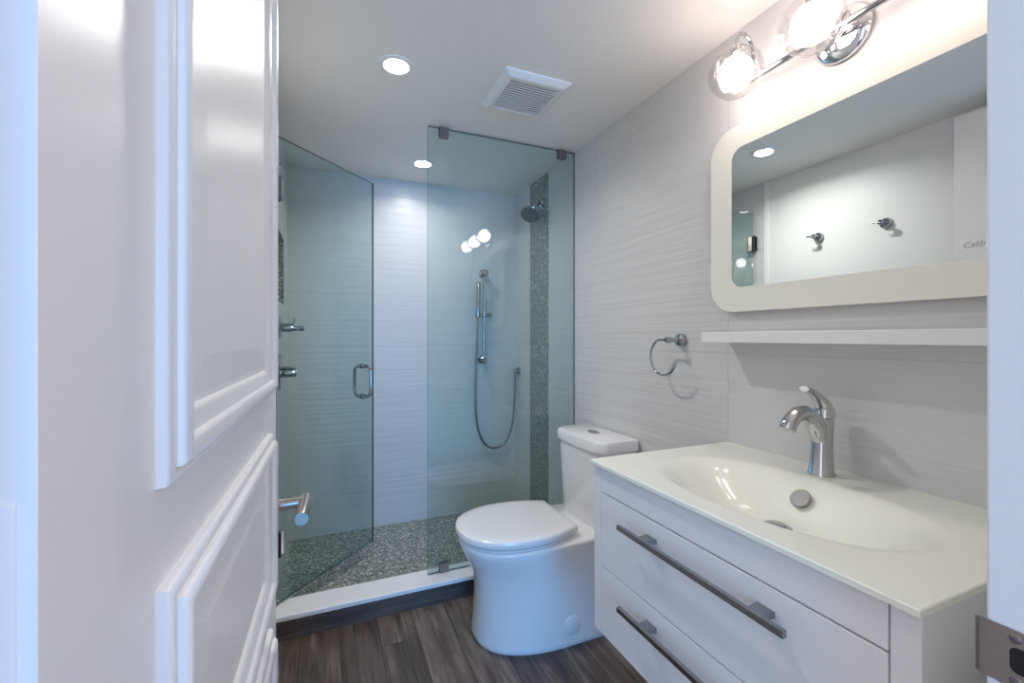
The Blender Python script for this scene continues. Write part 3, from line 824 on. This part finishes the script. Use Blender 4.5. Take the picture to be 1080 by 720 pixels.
tr = thing('towel_ring', (RX, 1.238, 1.172), 'chrome open towel ring on the tiled wall beside the mirror', 'towel ring')
bm = lathe(nb(), (RX, 1.238, 1.172), (-1, 0, 0), [(0.0225, 0), (0.0225, 0.014), (0.021, 0.020), (0.015, 0.022), (0.0075, 0.024)], 32)
link('base', bm, M['chrome'], tr, smooth=35)
bm = nb()
tube(bm, [(RX - 0.02, 1.238, 1.172), (1.135, 1.238, 1.172)], [0.0085, 0.0085], 18)
lathe(bm, (1.140, 1.238, 1.172), (-1, 0, 0), [(0.0085, 0), (0.0115, 0.002), (0.0115, 0.016), (0.008, 0.019), (0, 0.0195)], 20)
link('post', bm, M['chrome'], tr, smooth=35)
rc = Vector((1.130, 1.262, 1.110)); RR = 0.066
pts = []
for k in range(49):
    t = radians(110 + (338 - 110) * k / 48)
    pts.append((rc.x, rc.y + RR * -cos(t), rc.z + RR * sin(t)))
pts = [(1.130, 1.236, 1.172)] + pts
link('ring', tube(nb(), pts, 0.0045, 14), M['chrome'], tr, smooth=50)

# robe hooks on the left wall (seen in the mirror)
def hook(y, z, lab):
    h = thing('robe_hook', (LX, y, z), lab, 'robe hook', 'robe hooks on the left wall')
    bm = lathe(nb(), (LX, y, z), (1, 0, 0), [(0.025, 0), (0.025, 0.012), (0.022, 0.018), (0.009, 0.020)], 28)
    link('base', bm, M['chrome'], h, smooth=35)
    bm = nb()
    tube(bm, [(LX + 0.015, y, z), (LX + 0.052, y, z)], 0.0075, 16)
    lathe(bm, (LX + 0.046, y, z), (1, 0, 0), [(0.0075, 0), (0.012, 0.003), (0.012, 0.012), (0.009, 0.015)], 20)
    tube(bm, [(LX + 0.062, y, z), (LX + 0.062, y + 0.032, z + 0.002)], [0.005, 0.004], 12)
    link('peg', bm, M['chrome'], h, smooth=40)
hook(1.595, 1.74, 'chrome robe hook nearer the shower, reflected in the mirror')
hook(1.275, 1.742, 'chrome robe hook nearer the door, reflected in the mirror')

# ------------------------------------------------------------------ ceiling fittings
def downlight(x, y, lab, watts, spread):
    t = thing('ceiling_light', (x, y, CZ), lab, 'ceiling light', 'recessed ceiling lights')
    bm = lathe(nb(), (x, y, CZ), (0, 0, -1), [(0.062, 0), (0.061, 0.003), (0.053, 0.005), (0.044, 0.004), (0.043, -0.004)], 48)
    link('trim_ring', bm, M['white'], t, smooth=40)
    bm = lathe(nb(), (x, y, CZ), (0, 0, -1), [(0.043, -0.001), (0.043, 0.0025), (0.039, 0.0035), (0, 0.0038)], 48)
    link('lens', bm, M['lens'], t, smooth=40)
    l = bpy.data.lights.new('downlight_beam', 'AREA'); l.shape = 'DISK'; l.size = 0.078; l.spread = radians(spread)
    l.energy = watts; l.color = DOWN_COL
    lo = bpy.data.objects.new('downlight_beam', l); COL.objects.link(lo); lo.parent = t; lo.location = (0, 0, -0.006)
downlight(0.2305, 1.606, 'round recessed ceiling light over the bathroom floor, before the glass', DOWN_W, 158)
downlight(0.4965, 2.452, 'round recessed ceiling light inside the shower', DOWN_W * 0.36, 150)

vt = thing('ceiling_vent', (0.728, 1.595, CZ), 'square white slatted exhaust vent on the ceiling', 'vent')
vx0, vx1, vy0, vy1 = 0.594, 0.862, 1.455, 1.735
bm = nb()
def rq(i, z): return [(vx0 + i, vy0 + i, z), (vx1 - i, vy0 + i, z), (vx1 - i, vy1 - i, z), (vx0 + i, vy1 - i, z)]
loft(bm, [rq(0, CZ), rq(0, CZ - .006), rq(0.020, CZ - .020), rq(0.034, CZ - .021), rq(0.036, CZ - .014), rq(0.036, CZ - .004)], False, False)
link('frame', bm, M['grille'], vt, smooth=25)
bm = nb(); box(bm, vx0 + .036, vx1 - .036, vy0 + .036, vy1 - .036, CZ - .006, CZ - .003)
link('opening', bm, M['vent_dark'], vt)
bm = nb(); ns = 14
for k in range(ns):
    y = vy0 + 0.036 + (vy1 - vy0 - 0.072) * (k + 0.5) / ns
    box(bm, vx0 + .036, vx1 - .036, y - 0.0038, y + 0.0038, CZ - .0195, CZ - .0175)
link('grille', bm, M['grille'], vt)
